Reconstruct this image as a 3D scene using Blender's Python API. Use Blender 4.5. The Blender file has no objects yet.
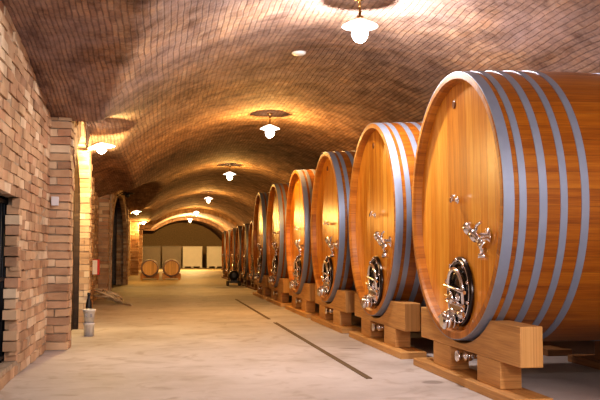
import bpy, bmesh, math, random
from math import pi, sin, cos, sqrt, radians, atan, floor as fl
from mathutils import Vector, Matrix
random.seed(7)
S = bpy.context.scene
COL = S.collection

# ------------------------------------------------------------------ node helpers
def new_mat(name):
    m = bpy.data.materials.new(name); m.use_nodes = True
    nt = m.node_tree; nt.nodes.clear()
    out = nt.nodes.new('ShaderNodeOutputMaterial'); b = nt.nodes.new('ShaderNodeBsdfPrincipled')
    nt.links.new(b.outputs[0], out.inputs[0])
    return m, nt, b
def N(nt, t, **kw):
    n = nt.nodes.new(t)
    for k, v in kw.items():
        if k in n.inputs: n.inputs[k].default_value = v
        else: setattr(n, k, v)
    return n
def L(nt, a, b): nt.links.new(a, b)
def math_(nt, op, a, b=None, c=None):
    n = nt.nodes.new('ShaderNodeMath'); n.operation = op
    for i, v in enumerate((a, b, c)):
        if v is None: continue
        if isinstance(v, (int, float)): n.inputs[i].default_value = v
        else: nt.links.new(v, n.inputs[i])
    return n.outputs[0]
def ramp(nt, fac, stops):
    r = nt.nodes.new('ShaderNodeValToRGB'); nt.links.new(fac, r.inputs[0])
    e = r.color_ramp.elements
    while len(e) < len(stops): e.new(.5)
    for el, (p, c) in zip(e, stops): el.position = p; el.color = (*c, 1)
    return r.outputs[0]
def mix(nt, fac, a, b, mode='MIX'):
    n = nt.nodes.new('ShaderNodeMix'); n.data_type = 'RGBA'; n.blend_type = mode
    for sock, v in ((n.inputs[0], fac), (n.inputs[6], a), (n.inputs[7], b)):
        if isinstance(v, (int, float)): sock.default_value = v
        elif isinstance(v, tuple): sock.default_value = (*v, 1)
        else: nt.links.new(v, sock)
    return n.outputs[2]
def bump(nt, b, h, strength=.4, dist=.01, prev=None):
    n = nt.nodes.new('ShaderNodeBump'); n.inputs['Strength'].default_value = strength
    n.inputs['Distance'].default_value = dist; nt.links.new(h, n.inputs['Height'])
    if prev: nt.links.new(prev, n.inputs['Normal'])
    nt.links.new(n.outputs[0], b.inputs['Normal']); return n.outputs[0]

# ------------------------------------------------------------------ materials
def wood(name, dark, mid, light, width=.0, rough=.35, coat=.3, grain=1.0, vary=.5, seed=0.0):
    """UV in metres: u along the grain, v across. width > 0 gives planks."""
    m, nt, b = new_mat(name)
    uv = N(nt, 'ShaderNodeUVMap'); uv.uv_map = 'UVMap'
    sp = N(nt, 'ShaderNodeSeparateXYZ'); L(nt, uv.outputs[0], sp.inputs[0])
    oi = N(nt, 'ShaderNodeObjectInfo')
    u, v = sp.outputs[0], sp.outputs[1]
    if width > 0:
        q = math_(nt, 'DIVIDE', v, width); pid = math_(nt, 'FLOOR', q); fr = math_(nt, 'FRACT', q)
    else:
        g = N(nt, 'ShaderNodeNewGeometry'); pid = math_(nt, 'MULTIPLY', g.outputs['Random Per Island'], 57.0); fr = None
    off = math_(nt, 'ADD', math_(nt, 'MULTIPLY', pid, 7.31), math_(nt, 'MULTIPLY', oi.outputs['Random'], 31.7))
    cb = N(nt, 'ShaderNodeCombineXYZ')
    L(nt, math_(nt, 'ADD', math_(nt, 'MULTIPLY', u, 1.1*grain), off), cb.inputs[0])
    L(nt, math_(nt, 'MULTIPLY', v, 16*grain), cb.inputs[1]); L(nt, off, cb.inputs[2])
    n1 = N(nt, 'ShaderNodeTexNoise', Scale=1.0, Detail=6.0, Roughness=.6, Distortion=.6); L(nt, cb.outputs[0], n1.inputs['Vector'])
    cb2 = N(nt, 'ShaderNodeCombineXYZ')
    L(nt, math_(nt, 'ADD', math_(nt, 'MULTIPLY', u, 4*grain), off), cb2.inputs[0]); L(nt, math_(nt, 'MULTIPLY', v, 130*grain), cb2.inputs[1])
    n2 = N(nt, 'ShaderNodeTexNoise', Scale=1.0, Detail=3.0); L(nt, cb2.outputs[0], n2.inputs['Vector'])
    wn = N(nt, 'ShaderNodeTexWhiteNoise', noise_dimensions='1D'); L(nt, math_(nt, 'ADD', off, seed + .37), wn.inputs['W'])
    f = math_(nt, 'ADD', math_(nt, 'MULTIPLY', n1.outputs[0], .62), math_(nt, 'MULTIPLY', n2.outputs[0], .38))
    f = math_(nt, 'ADD', f, math_(nt, 'MULTIPLY', math_(nt, 'SUBTRACT', wn.outputs[0], .5), vary*.45))
    c = ramp(nt, f, [(.30, dark), (.50, mid), (.70, light)])
    h = n2.outputs[0]
    if fr is not None:
        e = math_(nt, 'MINIMUM', fr, math_(nt, 'SUBTRACT', 1.0, fr))
        e = math_(nt, 'MULTIPLY', e, width/.0035); e = math_(nt, 'MINIMUM', e, 1.0)
        c = mix(nt, math_(nt, 'MULTIPLY', math_(nt, 'SUBTRACT', 1.0, e), .55), c, tuple(x*.35 for x in dark))
        h = math_(nt, 'ADD', math_(nt, 'MULTIPLY', h, .25), e)
    L(nt, c, b.inputs['Base Color']); b.inputs['Roughness'].default_value = rough
    b.inputs['Coat Weight'].default_value = coat; b.inputs['Coat Roughness'].default_value = .22
    bump(nt, b, h, .35, .003)
    return m

def brick_island(name, cols, mortar):
    m, nt, b = new_mat(name)
    g = N(nt, 'ShaderNodeNewGeometry')
    c = ramp(nt, g.outputs['Random Per Island'], cols)
    tc = N(nt, 'ShaderNodeTexCoord')
    n = N(nt, 'ShaderNodeTexNoise', Scale=9.0, Detail=6.0, Roughness=.7); L(nt, tc.outputs['Object'], n.inputs['Vector'])
    n2 = N(nt, 'ShaderNodeTexNoise', Scale=2.1, Detail=4.0); L(nt, tc.outputs['Object'], n2.inputs['Vector'])
    c = mix(nt, math_(nt, 'MULTIPLY', n.outputs[0], .6), c, mortar)
    d = ramp(nt, n2.outputs[0], [(.35, (.72, .66, .62)), (.62, (1.1, 1.1, 1.1))])
    c = mix(nt, 1.0, c, d, 'MULTIPLY')
    L(nt, c, b.inputs['Base Color']); b.inputs['Roughness'].default_value = .9
    bump(nt, b, n.outputs[0], .7, .012)
    return m

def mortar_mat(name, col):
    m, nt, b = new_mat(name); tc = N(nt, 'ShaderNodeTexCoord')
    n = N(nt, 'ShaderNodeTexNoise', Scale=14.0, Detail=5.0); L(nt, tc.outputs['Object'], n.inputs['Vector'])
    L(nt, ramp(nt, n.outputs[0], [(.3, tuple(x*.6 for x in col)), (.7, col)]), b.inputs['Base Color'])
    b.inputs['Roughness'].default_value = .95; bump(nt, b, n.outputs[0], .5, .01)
    return m

def vault_mat():
    m, nt, b = new_mat('vault_brick')
    uv = N(nt, 'ShaderNodeUVMap'); uv.uv_map = 'UVMap'
    wob = N(nt, 'ShaderNodeTexNoise', Scale=1.6, Detail=5.0); L(nt, uv.outputs[0], wob.inputs['Vector'])
    mp = N(nt, 'ShaderNodeVectorMath', operation='MULTIPLY_ADD'); L(nt, wob.outputs['Color'], mp.inputs[0])
    mp.inputs[1].default_value = (.0, .085, 0); L(nt, uv.outputs[0], mp.inputs[2])
    br = N(nt, 'ShaderNodeTexBrick', Scale=1.0)
    L(nt, mp.outputs[0], br.inputs['Vector'])
    for k, v in (('Mortar Size', .009), ('Mortar Smooth', .5), ('Bias', 0.0), ('Brick Width', .30), ('Row Height', .062)): br.inputs[k].default_value = v
    br.inputs['Color1'].default_value = (.0, .0, .0, 1); br.inputs['Color2'].default_value = (1, 1, 1, 1); br.inputs['Mortar'].default_value = (.5, .5, .5, 1)
    c = ramp(nt, br.outputs['Color'], [(0, (.34, .19, .10)), (.35, (.42, .24, .13)), (.7, (.49, .29, .16)), (1, (.56, .36, .21))])
    n = N(nt, 'ShaderNodeTexNoise', Scale=.55, Detail=6.0, Roughness=.65); L(nt, uv.outputs[0], n.inputs['Vector'])
    n2 = N(nt, 'ShaderNodeTexNoise', Scale=7.0, Detail=6.0, Roughness=.7); L(nt, uv.outputs[0], n2.inputs['Vector'])
    c = mix(nt, math_(nt, 'MULTIPLY', br.outputs['Fac'], .8), c, (.24, .14, .08))
    c = mix(nt, ramp(nt, n2.outputs[0], [(.45, (0, 0, 0)), (.75, (.7, .7, .7))]), c, (.58, .47, .38))
    c = mix(nt, 1.0, c, ramp(nt, n.outputs[0], [(.33, (.5, .42, .38)), (.6, (1, 1, 1))]), 'MULTIPLY')
    n4 = N(nt, 'ShaderNodeTexNoise', Scale=.35, Detail=7.0, Roughness=.7, Distortion=.8); L(nt, uv.outputs[0], n4.inputs['Vector'])
    sx = N(nt, 'ShaderNodeSeparateXYZ'); L(nt, uv.outputs[0], sx.inputs[0])
    near = math_(nt, 'MAXIMUM', math_(nt, 'MINIMUM', math_(nt, 'MULTIPLY', math_(nt, 'SUBTRACT', 17.0, sx.outputs[0]), .11), 1.0), .15)
    g4 = N(nt, 'ShaderNodeSeparateColor'); L(nt, ramp(nt, n4.outputs[0], [(.40, (.1, .1, .1)), (.60, (.8, .8, .8))]), g4.inputs[0])
    c = mix(nt, math_(nt, 'MULTIPLY', g4.outputs[0], near), c, (.34, .26, .26))
    n5 = N(nt, 'ShaderNodeTexNoise', Scale=2.2, Detail=8.0, Roughness=.75); L(nt, uv.outputs[0], n5.inputs['Vector'])
    c = mix(nt, 1.0, c, ramp(nt, n5.outputs[0], [(.34, (.45, .38, .36)), (.5, (.9, .9, .9)), (.66, (1.25, 1.2, 1.15))]), 'MULTIPLY')
    L(nt, c, b.inputs['Base Color']); b.inputs['Roughness'].default_value = .85
    inv = math_(nt, 'SUBTRACT', 1.0, br.outputs['Fac'])
    hh = math_(nt, 'ADD', inv, math_(nt, 'MULTIPLY', br.outputs['Color'], .8))
    hh = math_(nt, 'ADD', hh, math_(nt, 'MULTIPLY', n2.outputs[0], .8))
    bump(nt, b, hh, .9, .018)
    return m

def floor_mat():
    m, nt, b = new_mat('worn_concrete'); g = N(nt, 'ShaderNodeNewGeometry')
    n = N(nt, 'ShaderNodeTexNoise', Scale=.8, Detail=8.0, Roughness=.62); L(nt, g.outputs['Position'], n.inputs['Vector'])
    n2 = N(nt, 'ShaderNodeTexNoise', Scale=18.0, Detail=4.0); L(nt, g.outputs['Position'], n2.inputs['Vector'])
    n3 = N(nt, 'ShaderNodeTexNoise', Scale=2.6, Detail=5.0, Distortion=1.5); L(nt, g.outputs['Position'], n3.inputs['Vector'])
    c = ramp(nt, n.outputs[0], [(.34, (.37, .33, .315)), (.5, (.50, .46, .45)), (.66, (.60, .56, .55))])
    c = mix(nt, math_(nt, 'MULTIPLY', n2.outputs[0], .25), c, (.42, .36, .32))
    c = mix(nt, ramp(nt, n3.outputs[0], [(.54, (0, 0, 0)), (.70, (.45, .45, .45))]), c, (.24, .18, .14))
    sp = N(nt, 'ShaderNodeSeparateXYZ'); L(nt, g.outputs['Position'], sp.inputs[0])
    # damp stains on the slab: (x, y, half-length, half-width)
    for (x, y, a, w, k) in ((2.0, 8.85, .14, .05, .55), (2.12, 6.45, .10, .10, .5), (1.95, 25.4, .35, .5, .6), (1.2, 16.5, .5, .25, .25), (.35, 9.6, .3, .5, .15), (1.0, 12.5, .35, .2, .2)):
        dx = math_(nt, 'DIVIDE', math_(nt, 'SUBTRACT', sp.outputs[0], x), a); dy = math_(nt, 'DIVIDE', math_(nt, 'SUBTRACT', sp.outputs[1], y), w)
        r = math_(nt, 'ADD', math_(nt, 'MULTIPLY', dx, dx), math_(nt, 'MULTIPLY', dy, dy))
        r = math_(nt, 'ADD', r, math_(nt, 'MULTIPLY', math_(nt, 'SUBTRACT', n3.outputs[0], .5), 1.5))
        f = ramp(nt, r, [(.5, (k, k, k)), (1.0, (0, 0, 0))])
        c = mix(nt, f, c, (.09, .06, .04))
    c = mix(nt, math_(nt, 'MULTIPLY', math_(nt, 'MINIMUM', math_(nt, 'MAXIMUM', math_(nt, 'MULTIPLY', math_(nt, 'SUBTRACT', sp.outputs[0], 2.75), 2.0), 0.0), 1.0), .8), c, (.16, .13, .12))  # shade under and behind the casks, painted into the slab colour
    # the further slab is poured smoother and yellower
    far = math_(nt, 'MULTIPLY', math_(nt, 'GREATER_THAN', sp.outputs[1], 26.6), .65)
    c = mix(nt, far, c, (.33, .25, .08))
    L(nt, c, b.inputs['Base Color'])
    L(nt, math_(nt, 'ADD', .5, math_(nt, 'MULTIPLY', n.outputs[0], .3)), b.inputs['Roughness'])
    bump(nt, b, math_(nt, 'ADD', n2.outputs[0], math_(nt, 'MULTIPLY', n3.outputs[0], 2.0)), .25, .008)
    return m

def plain(name, col, rough=.5, metal=0.0, noise=.0, nscale=20.0, **kw):
    m, nt, b = new_mat(name); b.inputs['Base Color'].default_value = (*col, 1)
    b.inputs['Roughness'].default_value = rough; b.inputs['Metallic'].default_value = metal
    tc = N(nt, 'ShaderNodeTexCoord'); n = N(nt, 'ShaderNodeTexNoise', Scale=nscale, Detail=4.0); L(nt, tc.outputs['Object'], n.inputs['Vector'])
    if noise: L(nt, mix(nt, math_(nt, 'MULTIPLY', n.outputs[0], noise), col, tuple(x*.35 for x in col)), b.inputs['Base Color'])
    for k, v in kw.items(): b.inputs[k].default_value = v
    return m
def emit(name, col, s):
    m, nt, b = new_mat(name); b.inputs['Base Color'].default_value = (1, 1, 1, 1)
    b.inputs['Emission Color'].default_value = (*col, 1); b.inputs['Emission Strength'].default_value = s
    return m

M = dict(
    head=wood('varnished_oak_head', (.48, .16, .014), (.74, .285, .026), (.90, .47, .07), width=.145, rough=.27, coat=.6),
    stave=wood('varnished_oak_stave', (.19, .050, .004), (.33, .105, .007), (.47, .18, .016), width=.115, rough=.34, coat=.28, vary=.3),
    chime=wood('oak_chime', (.26, .08, .007), (.44, .155, .015), (.58, .23, .03), width=.115, rough=.45, coat=.08),
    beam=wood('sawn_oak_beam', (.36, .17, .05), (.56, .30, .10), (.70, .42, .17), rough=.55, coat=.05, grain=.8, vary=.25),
    darkbeam=wood('shadowed_oak_beam', (.12, .05, .015), (.20, .09, .03), (.28, .14, .05), rough=.6, coat=0, grain=.8, vary=.25),  # beam oak in a darker colour, standing in for shade under the casks
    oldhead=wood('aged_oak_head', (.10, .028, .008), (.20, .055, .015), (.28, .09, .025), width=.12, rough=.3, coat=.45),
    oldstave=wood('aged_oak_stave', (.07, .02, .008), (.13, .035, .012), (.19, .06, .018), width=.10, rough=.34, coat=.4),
    barhead=wood('barrique_oak', (.50, .30, .09), (.70, .46, .16), (.80, .56, .24), width=.09, rough=.5, coat=.1),
    hoop=plain('galvanised_hoop', (.34, .40, .54), .5, .5, .3, 6.0),
    rivet=plain('hoop_rivet', (.55, .55, .58), .3, 1.0),
    chrome=plain('polished_steel', (.82, .82, .84), .10, 1.0),
    brush=plain('brushed_steel', (.50, .50, .52), .28, 1.0, .3),
    gunmetal=plain('dark_door_steel', (.07, .06, .055), .22, 1.0),
    brass=plain('brass', (.75, .52, .22), .2, 1.0),
    bricks=brick_island('wall_brick', [(0, (.26, .12, .06)), (.2, (.46, .27, .15)), (.5, (.60, .41, .25)), (.7, (.47, .23, .13)), (.85, (.68, .52, .35)), (1, (.80, .68, .52))], (.60, .50, .37)),
    mortar=mortar_mat('old_mortar', (.52, .42, .31)),
    plaster=mortar_mat('dark_plaster', (.62, .44, .22)),
    vault=vault_mat(), floor=floor_mat(),
    slot=plain('rusty_slot', (.17, .11, .055), .8, 0, .6),
    iron=plain('black_iron', (.025, .03, .04), .5, .6, .3),
    shadewall=mortar_mat('shade_black_plaster', (.045, .03, .02)),  # near-black colour stands in for the unlit depth of the side chamber
    darkdoor=wood('dark_door_wood', (.02, .012, .008), (.05, .028, .015), (.08, .045, .022), width=.16, rough=.6, coat=0),
    enamel=plain('white_enamel', (.85, .84, .80), .35),
    opal=emit('opal_shade', (1, .93, .80), 1.6),
    darkenamel=plain('dark_enamel', (.04, .035, .03), .45),
    glow_w=emit('white_globe', (1, .95, .88), 14.0), glow_y=emit('warm_globe', (1, .80, .50), 14.0),
    whiteplastic=plain('white_plastic', (.80, .78, .76), .4, 0, .12),
    crate=plain('white_crate', (.92, .88, .76), .55, 0, .2, 3.0),
    cratewrap=plain('grey_crate', (.34, .28, .20), .5, 0, .4, 3.0),
    black=plain('black_plastic', (.02, .02, .022), .4),
    red=plain('red_paint', (.55, .03, .03), .35),
    hose=plain('pale_hose', (.66, .58, .46), .5, 0, .2),
    grey=plain('grey_plastic', (.62, .62, .66), .5),
)

# ------------------------------------------------------------------ mesh helpers
def finish(name, bm, mats, parent=None, smooth=False, bevel=0.0, loc=None, kind=None):
    me = bpy.data.meshes.new(name); bm.normal_update(); bm.to_mesh(me); bm.free()
    if not isinstance(mats, (list, tuple)): mats = [mats]
    for m in mats: me.materials.append(M[m] if isinstance(m, str) else m)
    if smooth:
        for p in me.polygons: p.use_smooth = True
    o = bpy.data.objects.new(name, me); COL.objects.link(o)
    if parent: o.parent = parent
    if loc: o.location = loc
    if bevel:
        b = o.modifiers.new('bevel', 'BEVEL'); b.width = bevel; b.segments = 2; b.limit_method = 'ANGLE'; b.angle_limit = radians(40)
    if kind: o['kind'] = kind
    return o
def thing(name, label, cat, loc=(0, 0, 0), rotz=0, group=None):
    o = bpy.data.objects.new(name, None); COL.objects.link(o); o.location = loc; o.rotation_euler = (0, 0, rotz)
    o.empty_display_size = .1
    o['label'] = label; o['category'] = cat
    if group: o['group'] = group
    return o
def tag(o, label, cat, group=None):
    o['label'] = label; o['category'] = cat
    if group: o['group'] = group
    return o
def dup(root, loc, rotz=None, label=None, scale=1.0):
    r = root.copy(); COL.objects.link(r); r.location = loc; r.scale = (scale,)*3
    if rotz is not None: r.rotation_euler = (0, 0, rotz)
    if label: r['label'] = label
    for ch in list(root.children):
        c = ch.copy(); COL.objects.link(c); c.parent = r
        for g in list(ch.children):
            d = g.copy(); COL.objects.link(d); d.parent = c
    return r
def uvl(bm): return bm.loops.layers.uv.get('UVMap') or bm.loops.layers.uv.new('UVMap')
def box(bm, a, b, grain='y', mi=0, off=None):
    """axis box a..b with metric UVs; u runs along the grain axis"""
    uv = uvl(bm); x0, y0, z0 = a; x1, y1, z1 = b
    v = [bm.verts.new(p) for p in ((x0,y0,z0),(x1,y0,z0),(x1,y1,z0),(x0,y1,z0),(x0,y0,z1),(x1,y0,z1),(x1,y1,z1),(x0,y1,z1))]
    ou, ov = off if off else (random.random()*9, random.random()*9)
    gi = 'xyz'.index(grain)
    for ids in ((0,3,2,1),(4,5,6,7),(0,1,5,4),(1,2,6,5),(2,3,7,6),(3,0,4,7)):
        f = bm.faces.new([v[i] for i in ids]); f.material_index = mi
        n = (v[ids[1]].co-v[ids[0]].co).cross(v[ids[2]].co-v[ids[1]].co)
        ax = max(range(3), key=lambda i: abs(n[i]))
        rest = [i for i in range(3) if i != ax]
        ui = gi if gi in rest else rest[0]; vi = [i for i in rest if i != ui][0]
        for l in f.loops: l[uv].uv = (l.vert.co[ui]+ou, l.vert.co[vi]+ov)
    return v
def prism(bm, poly, x0, x1, mi=0):
    """poly in (y,z), CCW, extruded x0..x1; grain along y"""
    uv = uvl(bm); n = len(poly)
    A = [bm.verts.new((x0, y, z)) for y, z in poly]; B = [bm.verts.new((x1, y, z)) for y, z in poly]
    fs = [bm.faces.new(list(reversed(A))), bm.faces.new(B)]
    for i in range(n):
        j = (i+1) % n; fs.append(bm.faces.new((A[i], A[j], B[j], B[i])))
    for k, f in enumerate(fs):
        f.material_index = mi
        for l in f.loops:
            c = l.vert.co; l[uv].uv = (c.y, c.z) if k < 2 else (c.y, c.x+3)
def frame_of(d):
    d = Vector(d).normalized(); a = Vector((0, 0, 1)) if abs(d.z) < .9 else Vector((1, 0, 0))
    s = d.cross(a).normalized(); return d, s, s.cross(d)
def lathe(bm, o, d, prof, seg=20, mi=0, smooth=True, cap=True, sc=(1, 1)):
    """prof: (distance along d, radius)"""
    d, s, t = frame_of(d); o = Vector(o); rings = []
    for (h, r) in prof:
        rings.append([bm.verts.new(o+d*h+(s*cos(2*pi*i/seg)*sc[0]+t*sin(2*pi*i/seg)*sc[1])*r) for i in range(seg)])
    for a, b in zip(rings, rings[1:]):
        for i in range(seg):
            j = (i+1) % seg
            f = bm.faces.new((a[i], a[j], b[j], b[i])); f.material_index = mi; f.smooth = smooth
    if cap:
        f = bm.faces.new(rings[0][::-1]); f.material_index = mi
        f = bm.faces.new(rings[-1]); f.material_index = mi
def cyl(bm, a, b, r, seg=12, mi=0):
    a = Vector(a); b = Vector(b); lathe(bm, a, b-a, [(0, r), ((b-a).length, r)], seg, mi)
def tube(bm, pts, r, seg=10, mi=0, closed=False):
    pts = [Vector(p) for p in pts]; n = len(pts); rings = []
    up = None
    for i, p in enumerate(pts):
        d = (pts[(i+1) % n]-pts[i-1]) if closed else (pts[min(i+1, n-1)]-pts[max(i-1, 0)])
        d.normalize()
        if up is None: _, s, t = frame_of(d)
        else:
            s = (up-d*up.dot(d)).normalized(); t = d.cross(s)
        up = s
        rr = r[i] if isinstance(r, (list, tuple)) else r
        rings.append([bm.verts.new(p+(s*cos(2*pi*k/seg)+t*sin(2*pi*k/seg))*rr) for k in range(seg)])
    m = n if closed else n-1
    for i in range(m):
        a, b = rings[i], rings[(i+1) % n]
        for k in range(seg):
            j = (k+1) % seg; f = bm.faces.new((a[k], a[j], b[j], b[k])); f.smooth = True; f.material_index = mi
    if not closed: bm.faces.new(rings[0][::-1]); bm.faces.new(rings[-1])
def ball(bm, c, r, seg=14, mi=0, sc=(1, 1, 1)):
    res = bmesh.ops.create_uvsphere(bm, u_segments=seg, v_segments=seg//2+2, radius=r)
    for v in res['verts']: v.co = Vector((v.co.x*sc[0], v.co.y*sc[1], v.co.z*sc[2]))+Vector(c)
    for f in {f for v in res['verts'] for f in v.link_faces}: f.smooth = True; f.material_index = mi
NB = bmesh.new

# ------------------------------------------------------------------ camera
HC = 1.0; F = 848.0; YAW = atan(140/F); PITCH = atan(54/F)
cam = bpy.data.objects.new('camera', bpy.data.cameras.new('camera')); COL.objects.link(cam)
cam.data.sensor_width = 36; cam.data.lens = F/600*36; cam.data.clip_end = 300
cam.location = (0, 0, HC); cam.rotation_euler = (pi/2+PITCH, 0, -YAW)
S.camera = cam

# ------------------------------------------------------------------ shell
CX, CROWN, RV = 1.85, 3.42, 3.6
XR = 4.95; Y0, Y1 = -7.0, 66.0
# the bays of the left wall: (y0, y1, wall x, crown of the lunette over it, spring height)
BAYS = [(-7, -.3, 2.88, 2.5), (-.3, 9.3, 2.90, 2.42), (9.3, 12.05, 2.68, 2.42), (12.05, 19.6, 2.52, 2.45),
        (19.6, 28.7, 2.95, 2.47), (28.7, 40.9, 2.72, 2.5), (40.9, 53.2, 2.75, 2.5), (53.2, 66.5, 2.75, 2.5)]
def main_vault(x):
    dx = min(abs(x-CX), 3.12); z = CROWN-RV+sqrt(RV*RV-dx*dx)
    return z
def ceil_z(x, y):
    z = main_vault(x)
    if x < CX:
        for (a, b, c, s) in BAYS:
            if a <= y <= b:
                t = (y-(a+b)/2)/((b-a)/2)
                lz = s+(c-s)*(1-abs(t)**2.2)
                if 12.05 <= y < 19.6: lz -= .40*max(0, -.85-x)
                k = .07; h = max(0, min(1, .5+.5*(lz-z)/k)); z = z*(1-h)+lz*h+k*h*(1-h)
                break
    for r in (46.0, 56.5):
        if r <= y <= r+.7: z = z-.16
    return z
bm = NB(); uv = uvl(bm)
xs = [-2.6+.055*i for i in range(int((XR+2.6)/.055)+2)]
ys = []; y = Y0
while y < Y1+.2:
    ys.append(y); y += .09 if y < 30 else .22
for r in (46.0, 56.5): ys += [r-.001, r, r+.7, r+.701]
for b_ in BAYS: ys += [b_[0], b_[1]]
ys = sorted(set(round(v, 4) for v in ys))
grid = [[bm.verts.new((x, y, ceil_z(x, y))) for x in xs] for y in ys]
for j in range(len(ys)-1):
    for i in range(len(xs)-1):
        f = bm.faces.new((grid[j][i], grid[j+1][i], grid[j+1][i+1], grid[j][i+1])); f.smooth = True
        for l in f.loops:
            x, y, z = l.vert.co
            a = math.asin(max(-.99, min(.99, (x-CX)/RV)))*RV
            l[uv].uv = (y, a+50)
ceiling = finish('ceiling', bm, 'vault', kind='structure')

bm = NB(); uv = uvl(bm)
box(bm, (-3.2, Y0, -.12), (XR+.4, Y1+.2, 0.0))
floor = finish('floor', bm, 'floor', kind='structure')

def rc(): return random.uniform(-.007, .007)
def brick_wall(bm, fixed, side, rng, zr, axis, hole=None, ch=.086, bl=.275, mi=0):
    """courses of single bricks on a plane. axis 'x' plane: runs along y; axis 'y' plane: runs along x. side = outward sign"""
    k = 0; z = zr[0]
    while z < zr[1]:
        o = (k % 2)*bl/2; s = rng[0]-o
        while s < rng[1]:
            a = max(s, rng[0])+.005; b = min(s+bl, rng[1])-.005
            s += bl
            if b-a < .03: continue
            if hole and hole((a+b)/2, z+ch/2): continue
            p = random.uniform(.0, .022); d0, d1 = fixed-side*.05, fixed+side*p
            z0, z1 = z+.004+random.uniform(0, .004), min(z+ch-.005, zr[1])
            if axis == 'x': lo, hi = (min(d0, d1), a+rc()*.5, z0), (max(d0, d1), b+rc()*.5, z1)
            else: lo, hi = (a+rc()*.4, min(d0, d1), z0), (b+rc()*.4, max(d0, d1), z1)
            vs = box(bm, lo, hi, mi=mi)
            for v in vs: v.co += Vector((rc()*.8, rc()*1.1, rc()*1.0))
        z += ch; k += 1
def arch_z(y, yc, hw, spring, top):
    t = abs(y-yc)/hw
    return -1 if t > 1 else spring+(top-spring)*sqrt(1-t*t)

# left wall, bay by bay (mortar core + bricks in one mesh)
bm = NB()
GATE = (5.5, 7.36, .12, 1.47)
# near bay with the gate opening
gy0, gy1, gz0, gz1 = GATE
box(bm, (-1.6, -7, 0), (-1.16, gy0, 3.2), mi=1); box(bm, (-1.25, gy1, 0), (-1.16, 9.2, 3.2), mi=1)
box(bm, (-1.6, gy0, 0), (-1.16, gy1, gz0), mi=1); box(bm, (-1.6, gy0, gz1), (-1.16, gy1, 3.2), mi=1)
brick_wall(bm, -1.16, 1, (1.5, 9.2), (0, 3.1), 'x', hole=lambda y, z: gy0-.05 < y < gy1+.02 and gz0 < z < gz1)
# ragged brick jamb of the gate
for k in range(15):
    z = gz0+k*.086; e = random.uniform(0, .13)
    box(bm, (-1.25, gy1-.03-e, z+.004), (-1.15+random.uniform(-.01, .012), gy1+.02, z+.08))
# recessed bays
for (a, b, x, zt) in ((12.0, 19.5, -1.36, 3.1), (28.9, 40.7, -1.36, 3.1), (41.1, 66, -1.5, 3.1)):
    box(bm, (x-.3, a, 0), (x, b, zt), mi=1)
    if a < 40: brick_wall(bm, x, 1, (a, b), (0, 2.75), 'x')
wall_left = finish('wall_left', bm, ['bricks', 'mortar'], kind='structure')

# side chamber behind the wide dark arch
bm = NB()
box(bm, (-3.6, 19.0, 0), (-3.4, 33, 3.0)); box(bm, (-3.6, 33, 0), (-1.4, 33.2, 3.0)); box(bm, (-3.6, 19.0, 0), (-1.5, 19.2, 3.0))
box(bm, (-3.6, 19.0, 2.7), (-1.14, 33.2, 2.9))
finish('wall_chamber', bm, 'shadewall', kind='structure')

# arched doorway wall (trim_1): wall plane x=-.94 between y 9.45 and 12.05 with an arched hole
AY0, AY1, ASP, ATOP = 9.5, 11.72, 1.55, 2.44
bm = NB()
yc, hw = (AY0+AY1)/2, (AY1-AY0)/2
def arch_slab(bm, x0, x1, ya, yb, yc, hw, sp, top, zt, mi):
    box(bm, (x0, ya, 0), (x1, yc-hw, zt), mi=mi); box(bm, (x0, yc+hw, 0), (x1, yb, zt), mi=mi)
    n = 20
    for i in range(n):
        a0 = pi-pi*i/n; a1 = pi-pi*(i+1)/n
        p0 = (yc+hw*cos(a0), sp+(top-sp)*sin(a0)); p1 = (yc+hw*cos(a1), sp+(top-sp)*sin(a1))
        prism(bm, [p0, p1, (p1[0], zt), (p0[0], zt)], x0, x1, mi=mi)
arch_slab(bm, -1.06, -.95, 9.45, 12.05, yc, hw, ASP, ATOP, 2.9, 1)
brick_wall(bm, -.95, 1, (9.45, 12.05), (0, 2.8), 'x', hole=lambda y, z: z < arch_z(y, yc, hw+.12, ASP, ATOP+.12) or (abs(y-yc) < hw+.12 and z < ASP))
# jamb bricks, facing the camera across the opening, and voussoirs round the arch
z = 0
while z < ASP:
    for x0 in ((-1.06, -1.00), (-.995, -.935)) if int(z/.086) % 2 else ((-1.06, -.935),):
        box(bm, (x0[0], AY1-random.uniform(.004, .02), z+.004), (x0[1]+random.uniform(-.004, .008), AY1+.13+random.uniform(-.02, .05), z+.081))
        box(bm, (x0[0], AY0-.13, z+.004), (x0[1]+random.uniform(-.004, .008), AY0+random.uniform(.004, .015), z+.081))
    z += .086
nv = 40
for i in range(nv):
    a0 = pi*(i+.04)/nv; a1 = pi*(i+.96)/nv; r = -random.uniform(.002, .02)
    P = lambda a, e: (yc+(hw+e)*cos(a), ASP+(ATOP-ASP+e)*sin(a))
    prism(bm, [P(a0, r), P(a0, .24), P(a1, .24), P(a1, r)], -1.06, -.935+random.uniform(-.004, .01))
finish('trim_1', bm, ['bricks', 'mortar'], kind='structure')
def arch_wall_bricks(bm, xf, ya, yb, yc, hw, sp, top, zt):
    brick_wall(bm, xf, 1, (ya, yb), (0, zt), 'x', hole=lambda y, z: z < arch_z(y, yc, hw+.15, sp, top+.15) or (abs(y-yc) < hw+.1 and z < sp))
    for i in range(70):
        a0 = pi*(i+.04)/70; a1 = pi*(i+.96)/70
        P = lambda a, e: (yc+(hw+e)*cos(a), sp+(top-sp+e)*sin(a))
        prism(bm, [P(a0, -.01), P(a0, .24), P(a1, .24), P(a1, -.01)], xf-.08, xf+.02+random.uniform(0, .012))
    z = 0
    while z < sp:
        for q, w_ in ((yc-hw, -1), (yc+hw, 1)): box(bm, (xf-.08, min(q, q+w_*.12)-.01, z+.004), (xf+.018, max(q, q+w_*.12), z+.081))
        z += .086
bm = NB()
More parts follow.
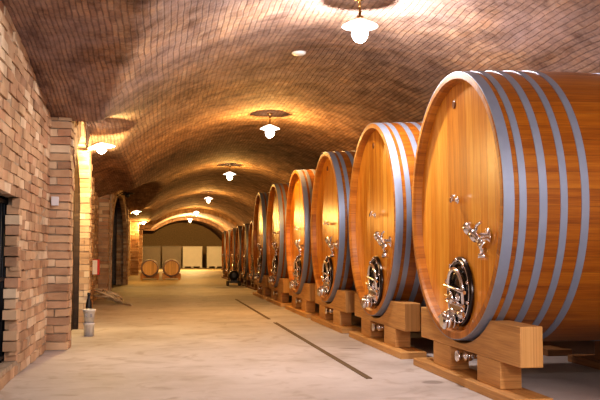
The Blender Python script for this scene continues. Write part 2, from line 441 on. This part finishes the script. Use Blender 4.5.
arch_slab(bm, -1.18, -1.10, 19.85, 28.5, 24.15, 4.15, 1.35, 2.62, 2.9, 1)
arch_wall_bricks(bm, -1.10, 19.85, 28.5, 24.15, 4.15, 1.35, 2.62, 2.8)
finish('trim_10', bm, ['bricks', 'mortar'], kind='structure')
# the dark door set back in it
bm = NB(); box(bm, (-1.18, 9.3, 0), (-1.13, 12.0, 2.9), grain='z')
d1 = finish('door_1', bm, 'darkdoor', kind='structure')
bm = NB()
arch_slab(bm, -1.13, -1.065, 9.3, 12.0, yc, hw-.03, ASP, ATOP-.04, 2.9, 0)
o = finish('door_frame', bm, 'darkdoor', parent=d1)
bm = NB()
cyl(bm, (-1.11, 11.0, 1.0), (-1.11, 11.0, 1.16), .02); ball(bm, (-1.11, 11.0, 1.0), .02)
finish('door_handle', bm, 'iron', parent=d1)

# pilasters
def pilaster(n, x0, x1, y0, y1, zt=3.0):
    bm = NB(); box(bm, (x0, y0+.02, 0), (x1-.02, y1-.02, zt), mi=1)
    z = 0; k = 0
    while z < zt:
        w = x1-x0; cuts = [x0, x0+w*(.38 if k % 2 else .62), x1] if k % 3 else [x0, x1]
        for a, b in zip(cuts, cuts[1:]):
            e = random.uniform(-.008, .014) if b == x1 else 0
            for vs in (box(bm, (a+.004, y0-random.uniform(0, .014), z+.006), (b-.004+e, (y0+y1)/2-.004, z+.079)),
                       box(bm, (a+.004, (y0+y1)/2+.004, z+.006), (b-.004+random.uniform(-.008, .01), y1+.004, z+.079))):
                for v in vs: v.co += Vector((rc(), rc(), rc()*.9))
        z += .086; k += 1
    return finish('trim_%d' % n, bm, ['bricks', 'mortar'], kind='structure')
pilaster(2, -1.30, -.94, 9.2, 9.48)
pilaster(3, -1.50, -1.13, 19.4, 19.9)
pilaster(4, -1.40, -1.03, 28.4, 28.95)
pilaster(5, -1.45, -.98, 40.6, 41.15)
pilaster(6, -1.36, -1.20, 15.6, 16.1)
pilaster(7, -1.60, -1.05, 53.0, 53.5)

# gate
bm = NB(); box(bm, (-1.50, gy0-.1, gz0), (-1.48, gy1+.9, gz1+.1))
g = finish('door_2', bm, 'black', kind='structure')
bm = NB()
for i in range(17):
    yy = gy0+.05+i*.122; cyl(bm, (-1.27, yy, gz0), (-1.27, yy, gz1), .011, 8)
for zz in (gz0+.04, (gz0+gz1)/2, gz1-.04): box(bm, (-1.285, gy0, zz-.015), (-1.255, gy1+.2, zz+.015))
finish('iron_grille', bm, 'iron', parent=g)

# other walls
bm = NB(); box(bm, (XR, Y0, 0), (XR+.3, Y1, 2.4), mi=1)
brick_wall(bm, XR, -1, (1.5, 22), (0, 2.3), 'x')
finish('wall_right', bm, ['bricks', 'mortar'], kind='structure')
bm = NB(); box(bm, (-2.6, Y1, 0), (XR, Y1+.2, 3.6)); finish('wall_end', bm, 'plaster', kind='structure')
bm = NB(); box(bm, (-2.6, Y0-.2, 0), (XR, Y0, 3.6)); finish('wall_behind', bm, 'mortar', kind='structure')

# drainage slots cut in the slab
for i, (a, b, w) in enumerate(((6.7, 12.35, .019), (13.0, 18.8, .016))):
    bm = NB(); box(bm, (1.67-w, a, .0), (1.67+w, b, .003), mi=0)
    for s in (-1, 1): box(bm, (1.67+s*w-.006, a, .0), (1.67+s*w+.006, b, .006), mi=1)
    finish('trim_%d' % (8+i), bm, ['slot', 'slot'], kind='structure')

# ------------------------------------------------------------------ casks
HL, RH, BU, CZ = .88, 1.05, .030, 1.385
def rad(x): return RH+BU*(1-(x/HL)**2)
def make_cask(name, label, head, stave, group):
    t = thing(name, label, 'wine cask', group=group)
    seg = 96; bm = NB(); uv = uvl(bm)
    prof = [(x, rad(x)) for x in [-HL+.0+i*(2*HL)/24 for i in range(25)]]
    rings = [[bm.verts.new((x, r*cos(2*pi*i/seg), CZ+r*sin(2*pi*i/seg))) for i in range(seg)] for x, r in prof]
    for k in range(24):
        for i in range(seg):
            j = (i+1) % seg
            f = bm.faces.new((rings[k][i], rings[k][j], rings[k+1][j], rings[k+1][i])); f.smooth = True
            for l, (kk, ii) in zip(f.loops, ((k, i), (k, i+1), (k+1, i+1), (k+1, i))):
                l[uv].uv = (prof[kk][0], ii/seg*57*.115)
    finish('stave_body', bm, stave, t)
    # chimes: the ends of the staves standing proud of each head
    for s in (-1, 1):
        bm = NB(); uv = uvl(bm)
        pr = [(s*HL, RH), (s*(HL+.004), RH-.008), (s*(HL+.004), RH-.048), (s*(HL-.02), RH-.062), (s*(HL-.085), RH-.066)]
        rr = [[bm.verts.new((x, r*cos(2*pi*i/seg), CZ+r*sin(2*pi*i/seg))) for i in range(seg)] for x, r in pr]
        for k in range(len(pr)-1):
            for i in range(seg):
                j = (i+1) % seg; q = (rr[k][i], rr[k][j], rr[k+1][j], rr[k+1][i]); q = q[::-1] if s < 0 else q
                f = bm.faces.new(q)
                ids = ((k, i), (k, i+1), (k+1, i+1), (k+1, i)); ids = ids[::-1] if s < 0 else ids
                for l, (kk, ii) in zip(f.loops, ids): l[uv].uv = (kk*.03, ii/seg*57*.115)
        finish('chime', bm, 'chime', t)
    for s, nm in ((-1, 'front_head'), (1, 'rear_head')):
        bm = NB(); uv = uvl(bm); x = s*(HL-.072)
        c0 = bm.verts.new((x+s*-.012, 0, CZ)); pr = None; prev = None
        rs = [.25, .5, .75, 1.0]; rg = []
        for q in rs: rg.append([bm.verts.new((x-s*.012*(1-q*q), (RH-.06)*q*cos(2*pi*i/64), CZ+(RH-.06)*q*sin(2*pi*i/64))) for i in range(64)])
        for i in range(64):
            j = (i+1) % 64
            fs = [bm.faces.new((c0, rg[0][i], rg[0][j]) if s > 0 else (c0, rg[0][j], rg[0][i]))]
            for a, b in zip(rg, rg[1:]): fs.append(bm.faces.new((a[i], b[i], b[j], a[j]) if s > 0 else (a[j], b[j], b[i], a[i])))
            for f in fs:
                for l in f.loops: l[uv].uv = (l.vert.co.z, l.vert.co.y+4.35)
        finish(nm, bm, head, t)
    for s in (-1, 1):
        for (a, b) in ((.0, .075), (.11, .16), (.25, .305), (.40, .45), (.55, .605)):
            xa, xb = -HL+a, -HL+b
            bm = NB(); th = .006
            pts = [(xa, rad(xa)-.001), (xa, rad(xa)+th), (xb, rad(xb)+th), (xb, rad(xb)-.001)]
            rr = [[bm.verts.new((x if s < 0 else -x, r*cos(2*pi*i/seg), CZ+r*sin(2*pi*i/seg))) for i in range(seg)] for x, r in pts]
            for k in range(3):
                for i in range(seg):
                    j = (i+1) % seg; f = bm.faces.new((rr[k][i], rr[k][j], rr[k+1][j], rr[k+1][i])); f.smooth = (k == 1)
            bmesh.ops.recalc_face_normals(bm, faces=bm.faces)
            for e in bm.edges:
                if len(e.link_faces) == 2 and e.link_faces[0].smooth != e.link_faces[1].smooth: e.smooth = False
            finish('hoop', bm, 'hoop', t)
    return t

def oval(bm, x, y, z, ry, rz, prof, seg=40, mi=0, x_dir=-1):
    """prof: (depth outwards, scale offset in metres)"""
    rings = [[bm.verts.new((x+x_dir*h, y+(ry+e)*cos(2*pi*i/seg), z+(rz+e)*sin(2*pi*i/seg))) for i in range(seg)] for h, e in prof]
    for a, b in zip(rings, rings[1:]):
        for i in range(seg):
            j = (i+1) % seg; f = bm.faces.new((a[i], a[j], b[j], b[i])); f.smooth = True; f.material_index = mi
    return rings
def fittings(t):
    X = -HL+.072; y, z = -.02, .705
    # oval manway frame with bolts
    bm = NB(); oval(bm, X, y, z, .235, .235, [(0, .04), (.02, .04), (.03, .025), (.03, -.012), (.014, -.02), (0, -.02)])
    bmesh.ops.recalc_face_normals(bm, faces=bm.faces)
    fr = finish('manway_frame', bm, 'gunmetal', t)
    bm = NB(); oval(bm, X-.022, y, z, .247, .247, [(.006, -.005), (.0115, -.004), (.0115, .004), (.006, .005)])
    for i in range(10):
        a = 2*pi*i/10+.31
        lathe(bm, (X-.030, y+.247*cos(a), z+.247*sin(a)), (-1, 0, 0), [(0, .017), (.012, .017), (.018, .009)], 8)
    finish('bolt_ring', bm, 'chrome', fr)
    bm = NB(); rg = oval(bm, X, y, z, .205, .21, [(.008, 0), (.02, -.01), (.026, -.05), (.03, -.11)]); bm.faces.new(rg[-1])
    bmesh.ops.recalc_face_normals(bm, faces=bm.faces)
    dr = finish('manway_door', bm, 'gunmetal', t)
    # bright arched yoke over the door and its crossbar and hand screw
    bm = NB()
    pts = [(X-.045-.012*sin(pi*i/16), y+.155*cos(pi*i/16), z+.03+.145*sin(pi*i/16)) for i in range(17)]
    pts = [(X-.035, y+.16, z-.14)]+pts+[(X-.035, y-.16, z-.14)]
    tube(bm, pts, .019, 10)
    cyl(bm, (X-.055, y-.22, z+.0), (X-.055, y+.22, z+.045), .014)
    finish('yoke', bm, 'chrome', dr)
    bm = NB(); lathe(bm, (X-.02, y, z-.05), (-1, 0, 0), [(0, .05), (.02, .05), (.025, .025), (.055, .025), (.06, .045), (.075, .045), (.08, .02)], 16)
    cyl(bm, (X-.085, y-.11, z-.075), (X-.085, y+.11, z-.03), .012)
    finish('hand_screw', bm, 'chrome', dr)
    # hinge block at the foot of the door
    bm = NB()
    lathe(bm, (X-.04, y-.17, z-.17), (0, 1, 0), [(0, .02), (.02, .036), (.09, .036), (.10, .022), (.22, .022), (.23, .036), (.32, .036), (.34, .02)], 16)
    box(bm, (X-.05, y-.13, z-.15), (X, y+.13, z-.10)); cyl(bm, (X-.05, y-.19, z-.105), (X-.05, y+.19, z-.085), .013)
    finish('hinge', bm, 'chrome', dr)
    # racking valve low on the head
    bm = NB(); zz = z-.235; yv = y+.02
    lathe(bm, (X, yv, zz), (-1, 0, 0), [(0, .075), (.018, .075), (.02, .042), (.05, .040), (.055, .055), (.07, .055), (.072, .044), (.12, .046), (.122, .062), (.145, .062), (.147, .052), (.16, .046)], 22)
    ball(bm, (X-.095, yv, zz), .056, 16)
    v = finish('racking_valve', bm, 'chrome', t)
    bm = NB(); cyl(bm, (X-.095, yv, zz), (X-.095, yv, zz+.075), .013)
    tube(bm, [(X-.095, yv, zz+.072), (X-.10, yv+.07, zz+.07), (X-.11, yv+.20, zz+.02)], [.015, .015, .011], 10)
    finish('valve_handle', bm, 'chrome', v)
    # tasting tap at the side
    ty, tz = -.60, 1.125
    bm = NB(); lathe(bm, (X, ty, tz), (-1, 0, 0), [(0, .06), (.014, .06), (.016, .028), (.08, .028)], 18)
    A = Vector((X-.075, ty-.13, tz-.075)); B = Vector((X-.10, ty+.15, tz+.075)); D = (B-A); ln = D.length
    lathe(bm, A, D, [(0, .03), (.01, .042), (.05, .042), (.052, .026), (ln*.45, .028), (ln*.47, .044), (ln*.68, .044), (ln*.70, .024), (ln-.05, .024), (ln-.048, .046), (ln, .046)], 18)
    lathe(bm, A+Vector((-.005, .03, 0)), (-.1, -.2, -1), [(0, .028), (.05, .028), (.052, .038), (.085, .038)], 16)
    tp = finish('tasting_tap', bm, 'chrome', t)
    bm = NB(); tube(bm, [(X-.09, ty+.02, tz+.04), (X-.10, ty-.03, tz+.085), (X-.11, ty-.14, tz+.10)], [.012, .012, .009], 8)
    finish('tap_lever', bm, 'chrome', tp)
    # small sampling pin
    bm = NB(); lathe(bm, (X, .03, 1.43), (-1, 0, 0), [(0, .03), (.008, .03), (.01, .013), (.05, .013), (.052, .02), (.065, .02)], 14)
    cyl(bm, (X-.045, .03, 1.43), (X-.045, .03, 1.465), .008); cyl(bm, (X-.045, -.01, 1.465), (X-.045, .07, 1.465), .007)
    finish('sampling_pin', bm, 'chrome', t)
    # knot / plug near the top of the head
    bm = NB(); lathe(bm, (X+.01, .10, CZ+.83), (-1, 0, 0), [(0, .034), (.013, .034), (.014, .026)], 14)
    finish('wooden_plug', bm, 'stave', t)
    # outlet pipe running under the belly
    bm = NB(); zb = .205
    tube(bm, [(-.45, -.05, .32), (-.50, -.05, .25), (-.56, -.05, zb), (-.70, -.05, zb), (-.78, -.05, zb)], .026, 12)
    lathe(bm, (-.78, -.05, zb), (-1, 0, 0), [(0, .045), (.02, .045), (.022, .03), (.06, .03), (.062, .042), (.085, .042)], 18)
    ball(bm, (-.76, -.05, zb), .042, 14)
    finish('outlet_pipe', bm, 'chrome', t)

GROUPN = None
cask = make_cask('wine_cask', 'x', 'head', 'stave', 'big oak casks in the row')
fittings(cask)
CAX = 3.16
big_y = [6.45, 9.10, 11.75, 14.38, 17.25, 19.90]
order = ['first', 'second', 'third', 'fourth', 'fifth', 'sixth']
nice = ['big golden oak cask with five steel hoops showing, first and largest in row',
        'big golden oak cask, second in the row, right behind the first cask',
        'big golden oak cask, third in the row from the camera end',
        'big golden oak cask, fourth in the row, bright lamp reflection on its head',
        'big golden oak cask, fifth in the row from the camera end',
        'big oak cask, sixth and last before the gap in the row']
for i, y in enumerate(big_y):
    if i == 0: cask.location = (CAX, y, 0); cask['label'] = nice[0]
    else: dup(cask, (CAX, y, 0), label=nice[i])

def make_cradle(name, bmat='beam'):
    t = thing(name, 'x', 'cask cradle')
    R = 1.080
    top, bot = .525, .255; ya = sqrt(R*R-(CZ-top)**2)
    poly = [(-1.07, bot), (1.07, bot), (1.07, top)]
    n = 24; a0 = math.atan2(ya, CZ-top)
    for i in range(n+1):
        a = a0-2*a0*i/n; poly.append((R*sin(a)+.1, CZ-R*cos(a)))
    poly.append((-1.07, top))
    bm = NB(); uv = uvl(bm)
    # build as strips so the notch stays clean
    pts = [p for p in poly[2:]][::-1]
    for (p0, p1) in zip(pts, pts[1:]):
        prism(bm, [(p0[0], bot), (p1[0], bot), p1, p0], -.08, .08)
    bmesh.ops.remove_doubles(bm, verts=bm.verts, dist=1e-5)
    seen = {}
    for f in list(bm.faces):
        k = tuple(sorted(v.index for v in f.verts))
    bm.verts.index_update(); dead = []
    for f in bm.faces:
        k = tuple(sorted(v.index for v in f.verts)); seen.setdefault(k, []).append(f)
    for k, fs in seen.items():
        if len(fs) > 1: dead += fs
    bmesh.ops.delete(bm, geom=dead, context='FACES_ONLY')
    finish('beam', bm, bmat, t, bevel=.008)
    for s in (-1, 1):
        bm = NB(); yb = s*.51; box(bm, (-.08, yb-.215, .065), (.08, yb+.215, .255), grain='y'); finish('block', bm, bmat, t, bevel=.006)
    bm = NB(); box(bm, (-.14, -1.12, 0), (.12, 1.12, .065)); finish('base_plank', bm, bmat, t, bevel=.006)
    return t
cr = make_cradle('cask_cradle')
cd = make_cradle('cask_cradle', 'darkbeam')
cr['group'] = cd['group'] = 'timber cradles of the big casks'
for i, y in enumerate(big_y):
    la = 'squared timber cradle carrying the front of the %s big cask' % order[i]
    lb = 'shadowed timber cradle carrying the rear of the %s big cask' % order[i]
    if i == 0: cr.location = (2.41, y-.1, 0); cr['label'] = la
    else: dup(cr, (2.41, y-.1+.0, 0), label=la)
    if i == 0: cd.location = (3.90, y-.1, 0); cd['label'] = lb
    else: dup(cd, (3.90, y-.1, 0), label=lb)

# smaller, older casks further down
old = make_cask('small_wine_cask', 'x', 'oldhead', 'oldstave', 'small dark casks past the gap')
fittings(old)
sy = [24.4+2.2*i for i in range(6)]
sc = .8; X2 = 2.6+HL*sc
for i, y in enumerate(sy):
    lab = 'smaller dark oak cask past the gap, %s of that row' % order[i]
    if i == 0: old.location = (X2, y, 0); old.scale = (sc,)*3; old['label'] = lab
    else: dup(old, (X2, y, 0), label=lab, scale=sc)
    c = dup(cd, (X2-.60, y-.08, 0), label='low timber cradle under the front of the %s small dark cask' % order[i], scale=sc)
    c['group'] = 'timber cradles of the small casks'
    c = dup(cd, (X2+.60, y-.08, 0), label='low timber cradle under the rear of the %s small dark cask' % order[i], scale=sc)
    c['group'] = 'timber cradles of the small casks'

# ------------------------------------------------------------------ barriques at the end, heads to the camera
def make_barrel():
    t = thing('oak_barrel', 'x', 'barrel', group='pair of small oak barrels on racks')
    hl, rh, bu, cz, seg = .46, .30, .055, .455, 48
    r_ = lambda y: rh+bu*(1-(y/hl)**2)
    bm = NB(); uv = uvl(bm)
    ysn = [-hl+i*2*hl/14 for i in range(15)]
    rr = [[bm.verts.new((r_(y)*cos(2*pi*i/seg), y, cz+r_(y)*sin(2*pi*i/seg))) for i in range(seg)] for y in ysn]
    for k in range(14):
        for i in range(seg):
            j = (i+1) % seg; f = bm.faces.new((rr[k][j], rr[k][i], rr[k+1][i], rr[k+1][j])); f.smooth = True
            for l, (kk, ii) in zip(f.loops, ((k, i+1), (k, i), (k+1, i), (k+1, i+1))): l[uv].uv = (ysn[kk], ii/seg*2.2)
    finish('stave_body', bm, 'barhead', t)
    for s in (-1, 1):
        bm = NB(); uv = uvl(bm); y = s*(hl-.03)
        vs = [bm.verts.new(((rh-.02)*cos(2*pi*i/seg), y, cz+(rh-.02)*sin(2*pi*i/seg))) for i in range(seg)]
        f = bm.faces.new(vs if s < 0 else vs[::-1])
        for l in f.loops: l[uv].uv = (l.vert.co.z, l.vert.co.x+2)
        finish('head', bm, 'barhead', t)
        bm = NB()
        pr = [(s*hl, rh), (s*hl, rh-.022), (s*(hl-.032), rh-.022)]
        q = [[bm.verts.new((r*cos(2*pi*i/seg), y, cz+r*sin(2*pi*i/seg))) for i in range(seg)] for y, r in pr]
        for a, b in zip(q, q[1:]):
            for i in range(seg): bm.faces.new((a[i], a[(i+1) % seg], b[(i+1) % seg], b[i]))
        bmesh.ops.recalc_face_normals(bm, faces=bm.faces)
        finish('chime', bm, 'stave', t)
    for y in (-.43, -.30, -.15, .15, .30, .43):
        bm = NB(); lathe(bm, (0, y-.022, cz), (0, 1, 0), [(0, r_(y-.022)), (0, r_(y-.022)+.005), (.044, r_(y+.022)+.005), (.044, r_(y+.022))], seg, cap=False)
        finish('hoop', bm, 'hoop', t)
    return t
bar = make_barrel(); bar.location = (-.375, 34.0, 0)
bar['label'] = 'small oak barrel on low rack, head facing out, nearer the pillared wall'
dup(bar, (.465, 34.0, 0), label='small oak barrel on low rack, head facing out, nearer the big casks')
def make_rack(x, lab):
    t = thing('barrel_rack', lab, 'barrel rack', (x, 34.0, 0), group='racks under the two small barrels')
    for s in (-1, 1):
        R = .352; cz = .455
        bm = NB()
        pts = [(.36, .02), (.36, .10)]
        n = 12
        top = [(-.36+.72*i/n) for i in range(n+1)]
        for a, b in zip(top, top[1:]):
            za = cz-sqrt(max(R*R-a*a, 0)) if abs(a) < .27 else .24; zb = cz-sqrt(max(R*R-b*b, 0)) if abs(b) < .27 else .24
            vs = []
            for yy in (s*.25-.03, s*.25+.03):
                vs.append([bm.verts.new(p) for p in ((a, yy, .05), (b, yy, .05), (b, yy, zb), (a, yy, za))])
            A, B = vs; bm.faces.new(A); bm.faces.new(B[::-1])
            for i in range(4): bm.faces.new((A[i], B[i], B[(i+1) % 4], A[(i+1) % 4]))
        bmesh.ops.recalc_face_normals(bm, faces=bm.faces)
        finish('saddle', bm, 'beam', t)
    for s in (-1, 1):
        bm = NB(); box(bm, (s*.30-.04, -.42, 0), (s*.30+.04, .42, .05)); finish('runner', bm, 'beam', t)
    return t
make_rack(-.375, 'low wooden rack under the small barrel by the pillared wall')
make_rack(.465, 'low wooden rack under the small barrel toward the big casks')

# ------------------------------------------------------------------ crates at the far end
def make_crate(name, label, mat, x, y, w, h, d, group, wrapped=False):
    t = thing(name, label, 'crate', (x, y, 0), group=group)
    for s in (-1, 0, 1):
        bm = NB(); box(bm, (s*(w/2-.08)-.08, -d/2, 0), (s*(w/2-.08)+.08, d/2, .11)); finish('skid', bm, mat, t)
    bm = NB(); box(bm, (-w/2, -d/2, .11), (w/2, d/2, h-.06)); 
    finish('body', bm, mat, t, bevel=.03)
    bm = NB()
    for i in range(7):
        xx = -w/2+.05+i*(w-.1)/6; box(bm, (xx-.02, -d/2-.02, .16), (xx+.02, -d/2, h-.12))
    for zz in (.14, h*.5, h-.14): box(bm, (-w/2, -d/2-.025, zz-.03), (w/2, -d/2, zz+.03))
    finish('rib_panel', bm, mat, t)
    bm = NB(); box(bm, (-w/2-.02, -d/2-.03, h-.06), (w/2+.02, d/2+.02, h)); finish('lid', bm, mat, t, bevel=.01)
    return t
make_crate('storage_crate', 'dull brown wrapped crate behind the small barrels, beside the pillared wall', 'cratewrap', -.62, 62.0, 1.38, 1.58, 1.2, 'dull wrapped crates')
make_crate('storage_crate', 'dull brown wrapped crate behind the gap between the two small barrels', 'cratewrap', .84, 62.0, 1.38, 1.58, 1.2, 'dull wrapped crates')
make_crate('storage_crate', 'white ribbed crate in the middle of the end wall', 'crate', 2.32, 62.0, 1.40, 1.55, 1.2, 'white ribbed crates')
make_crate('storage_crate', 'white ribbed crate beside the last small dark cask', 'crate', 4.0, 62.0, 1.30, 1.55, 1.2, 'white ribbed crates')

# ------------------------------------------------------------------ lamps
def add_light(name, loc, energy, col, parent=None, size=.06):
    ld = bpy.data.lights.new(name, 'POINT'); ld.energy = energy; ld.color = col; ld.shadow_soft_size = size
    o = bpy.data.objects.new(name, ld); COL.objects.link(o); o.location = loc
    if parent: o.parent = parent
    return o
def pendant(x, y, zc, e, col, glow, label, drop=.0):
    t = thing('ceiling_lamp', label, 'lamp', (x, y, zc), group='white ceiling lamps along the vault')
    top = ceil_z(x, y)-zc+.01
    bm = NB(); lathe(bm, (0, 0, top), (0, 0, -1), [(0, .05), (.02, .05), (.03, .012), (top-.07, .012), (top-.07, .03), (top-.03, .035)], 16)
    finish('stem', bm, 'brass', t)
    bm = NB(); lathe(bm, (0, 0, .045), (0, 0, -1), [(0, .03), (.015, .06), (.04, .12), (.065, .165), (.075, .172), (.072, .162), (.05, .11), (.03, .05)], 32, cap=False)
    finish('shade', bm, 'opal', t)
    bm = NB(); ball(bm, (0, 0, -.095), .078, 20, sc=(1, 1, 1.15)); lathe(bm, (0, 0, .02), (0, 0, -1), [(0, .045), (.05, .05), (.08, .06)], 20, cap=False)
    finish('globe', bm, glow, t)
    add_light('lamp_light', (0, 0, -.20), e, col, t)
    return t
W = (1.0, .90, .80); Y = (1.0, .56, .15)
lam = [(7.72, 190, (1, .90, .86), 'glow_w', 'brightest white ceiling lamp, above the first two big casks'),
       (14.4, 165, (1, .56, .17), 'glow_w', 'ceiling lamp over the aisle beside the fourth big cask'),
       (22.9, 125, Y, 'glow_y', 'ceiling lamp over the gap between big and small casks'),
       (33.1, 115, Y, 'glow_y', 'ceiling lamp over the aisle at the last small dark casks'),
       (44.2, 160, Y, 'glow_y', 'ceiling lamp before the cross rib of the vault'),
       (53.2, 1200, (1, .66, .28), 'glow_y', 'ceiling lamp beyond the cross rib, closest to the end wall')]
for (y, e, c, g, lab) in lam: pendant(1.85, y, 3.18, e, c, g, lab)
# unseen lamps added behind the camera to brighten the near end
for y, e in ((1.0, 340), (-4.5, 280)):
    pendant(1.85, y, 3.18, e, (1, .91, .88), 'glow_w', 'added white ceiling lamp behind the viewpoint, %s' % ('next to the first cask' if y > 0 else 'deepest in the unseen end of the vault'))

def wall_lamp(wx, x, y, z, e, col, lit, label):
    t = thing('wall_lamp', label, 'lamp', (wx, y, z), group='bracket lamps on the pillared wall' if lit else None)
    r = x-wx
    bm = NB(); lathe(bm, (0, 0, 0), (1, 0, 0), [(0, .05), (.015, .05), (.02, .015), (.05, .012)], 16)
    tube(bm, [(.02, 0, 0), (r*.35, 0, .05), (r*.7, 0, .085), (r, 0, .075)], .011, 8)
    finish('bracket', bm, 'iron' if not lit else 'brass', t)
    bm = NB(); lathe(bm, (r, 0, .085), (.12, 0, -1), [(0, .025), (.015, .07), (.035, .13), (.055, .175), (.062, .178), (.058, .165), (.04, .12), (.022, .05)], 28, cap=False)
    finish('shade', bm, 'opal' if lit else 'darkenamel', t)
    bm = NB(); ball(bm, (r+.008, 0, .0), .058, 18, sc=(1.1, 1.1, .95))
    finish('bulb', bm, 'glow_w' if lit else 'darkenamel', t)
    if lit: add_light('lamp_light', (r+.02, 0, -.10), e, col, t, .04)
    return t
wall_lamp(-.93, -.76, 11.1, 2.34, 110, (1, .70, .30), True, 'lit saucer lamp bracketed above the arched doorway')
wall_lamp(-1.085, -.82, 21.7, 2.47, 0, Y, False, 'unlit dark bracket lamp on the pillar beside the dark bay')
wall_lamp(-1.03, -.83, 30.3, 2.44, 110, Y, True, 'lit bracket lamp past the dark bay')
wall_lamp(-.98, -.78, 40.5, 2.44, 110, Y, True, 'lit bracket lamp nearest the end of the pillared wall')

# ------------------------------------------------------------------ small things
bm = NB(); box(bm, (-.04, -.05, -.05), (.035, 0, .045))
sw = finish('switch_box', bm, 'grey', bevel=.006, loc=(-1.085, 9.185, 1.555)); tag(sw, 'small grey switch box on the brick pillar before the arched doorway', 'switch')
bm = NB(); lathe(bm, (0, 0, 0), (0, 0, -1), [(0, .085), (.03, .085), (.045, .06), (.05, .02)], 24)
dz = ceil_z(1.62, 9.9)
o = finish('smoke_detector', bm, 'enamel', loc=(1.62, 9.9, dz+.012)); tag(o, 'small round white detector on the vault between two ceiling lamps', 'detector')
t = thing('alarm_box', 'red and white box on the brick wall past the arched doorway', 'alarm box', (-1.345, 16.45, .76))
t.location = (-1.20, 15.9, .76)
bm = NB(); box(bm, (0.0, -.09, -.14), (.12, .09, .14)); finish('casing', bm, 'red', t, bevel=.01)
bm = NB(); box(bm, (.0, -.105, -.13), (.085, -.09, .13)); finish('cover', bm, 'whiteplastic', t, bevel=.004)

def bucket(x, y, z, r0, r1, h, label, fill):
    t = thing('plastic_bucket', label, 'bucket', (x, y, z), group='white buckets by the arched doorway')
    bm = NB(); lathe(bm, (0, 0, 0), (0, 0, 1), [(0, r0), (h*.85, r0+(r1-r0)*.85), (h*.86, r1+.004), (h, r1+.006), (h, r1-.006), (h*.75, r1-.012)], 28, cap=False)
    bmesh.ops.holes_fill(bm, edges=[e for e in bm.edges if e.is_boundary and all(v.co.z < .001 for v in e.verts)])
    finish('pail', bm, 'whiteplastic', t)
    if fill:
        bm = NB(); lathe(bm, (0, 0, h*.78), (0, 0, 1), [(0, r1-.02), (.02, r1-.016), (.035, r1-.04)], 24); finish('contents', bm, 'black', t)
        bm = NB()
        for s in (-1, 1): box(bm, (s*.03-.012, -r1-.0, h*.45), (s*.03+.012, -r1+.02, h*.68))
        finish('grey_print', bm, 'brush', t)
    return t
bucket(-.845, 10.75, 0, .058, .066, .16, 'lower white bucket on the floor by the arched doorway', False)
bucket(-.845, 10.75, .155, .055, .076, .17, 'upper white bucket with dark contents, set on another bucket', True)
# black canister behind the bucket
t = thing('black_canister', 'narrow black canister against the brick wall behind the buckets', 'canister')
bm = NB(); lathe(bm, (0, 0, 0), (0, 0, 1), [(0, .05), (.02, .055), (.36, .055), (.42, .04), (.45, .025), (.49, .025)], 20); finish('body', bm, 'black', t)
bm = NB(); cyl(bm, (0, 0, .49), (0, 0, .52), .03); finish('cap', bm, 'black', t)
t.location = (-.882, 11.12, 0); t.scale = (.7, .7, .98)

# tangled hose
pts = []
for i in range(150):
    a = i*.33; r = .19+.09*sin(i*.21)+.04*sin(i*.77)
    pts.append((r*cos(a), 1.5*r*sin(a)+.25*sin(i*.045), .03+.27*abs(sin(a*.5+.3*sin(i*.05)))*(.5+.5*sin(i*.09)**2)))
pts += [(.25+.03*i, -.2-.09*i, .018) for i in range(8)]
bm = NB(); tube(bm, pts, .016, 8)
o = finish('garden_hose', bm, 'hose', loc=(-1.02, 17.6, 0)); tag(o, 'pale tangled hose lying on the floor against the brick wall', 'hose')
o.location = (-.98, 17.6, 0)

# black pump trolley beside the small casks
t = thing('pump_trolley', 'small black pump trolley on the floor before the small dark casks', 'pump', (2.30, 26.8, 0))
bm = NB(); box(bm, (-.16, -.28, .10), (.16, .28, .16)); finish('base', bm, 'black', t, bevel=.01)
bm = NB(); lathe(bm, (0, -.24, .33), (0, 1, 0), [(0, .06), (.03, .15), (.32, .15), (.36, .10), (.48, .10)], 20); finish('motor', bm, 'black', t)
bm = NB(); box(bm, (-.1, -.16, .16), (.1, .14, .26)); finish('mount', bm, 'black', t)
bm = NB(); tube(bm, [(-.13, .27, .14), (-.13, .34, .7), (.13, .34, .7), (.13, .27, .14)], .014, 8); finish('handle', bm, 'black', t)
for sx in (-1, 1):
    for sy_ in (-1, 1):
        bm = NB(); lathe(bm, (sx*.165, sy_*.2, .08), (sx, 0, 0), [(0, .08), (.04, .08)], 18); finish('wheel', bm, 'black', t)

# ------------------------------------------------------------------ light and look
w = bpy.data.worlds.new('world'); S.world = w; w.use_nodes = True
w.node_tree.nodes['Background'].inputs[0].default_value = (.9, .8, .75, 1); w.node_tree.nodes['Background'].inputs[1].default_value = .05
def area(name, loc, rot, size, e, col):
    ld = bpy.data.lights.new(name, 'AREA'); ld.energy = e; ld.color = col; ld.size = size
    o = bpy.data.objects.new(name, ld); COL.objects.link(o); o.location = loc; o.rotation_euler = rot; return o
area('camera_fill_light', (.2, -1.6, 2.2), (radians(78), 0, radians(-8)), 1.2, 90, (1, .93, .95))  # soft fill added behind the camera, not a lamp of the cellar
S.view_settings.view_transform = 'Standard'; S.view_settings.look = 'Medium High Contrast'; S.view_settings.exposure = 0.30
S.cycles.use_denoising = True
S.cycles.max_bounces = 6; S.cycles.sample_clamp_indirect = 4.0
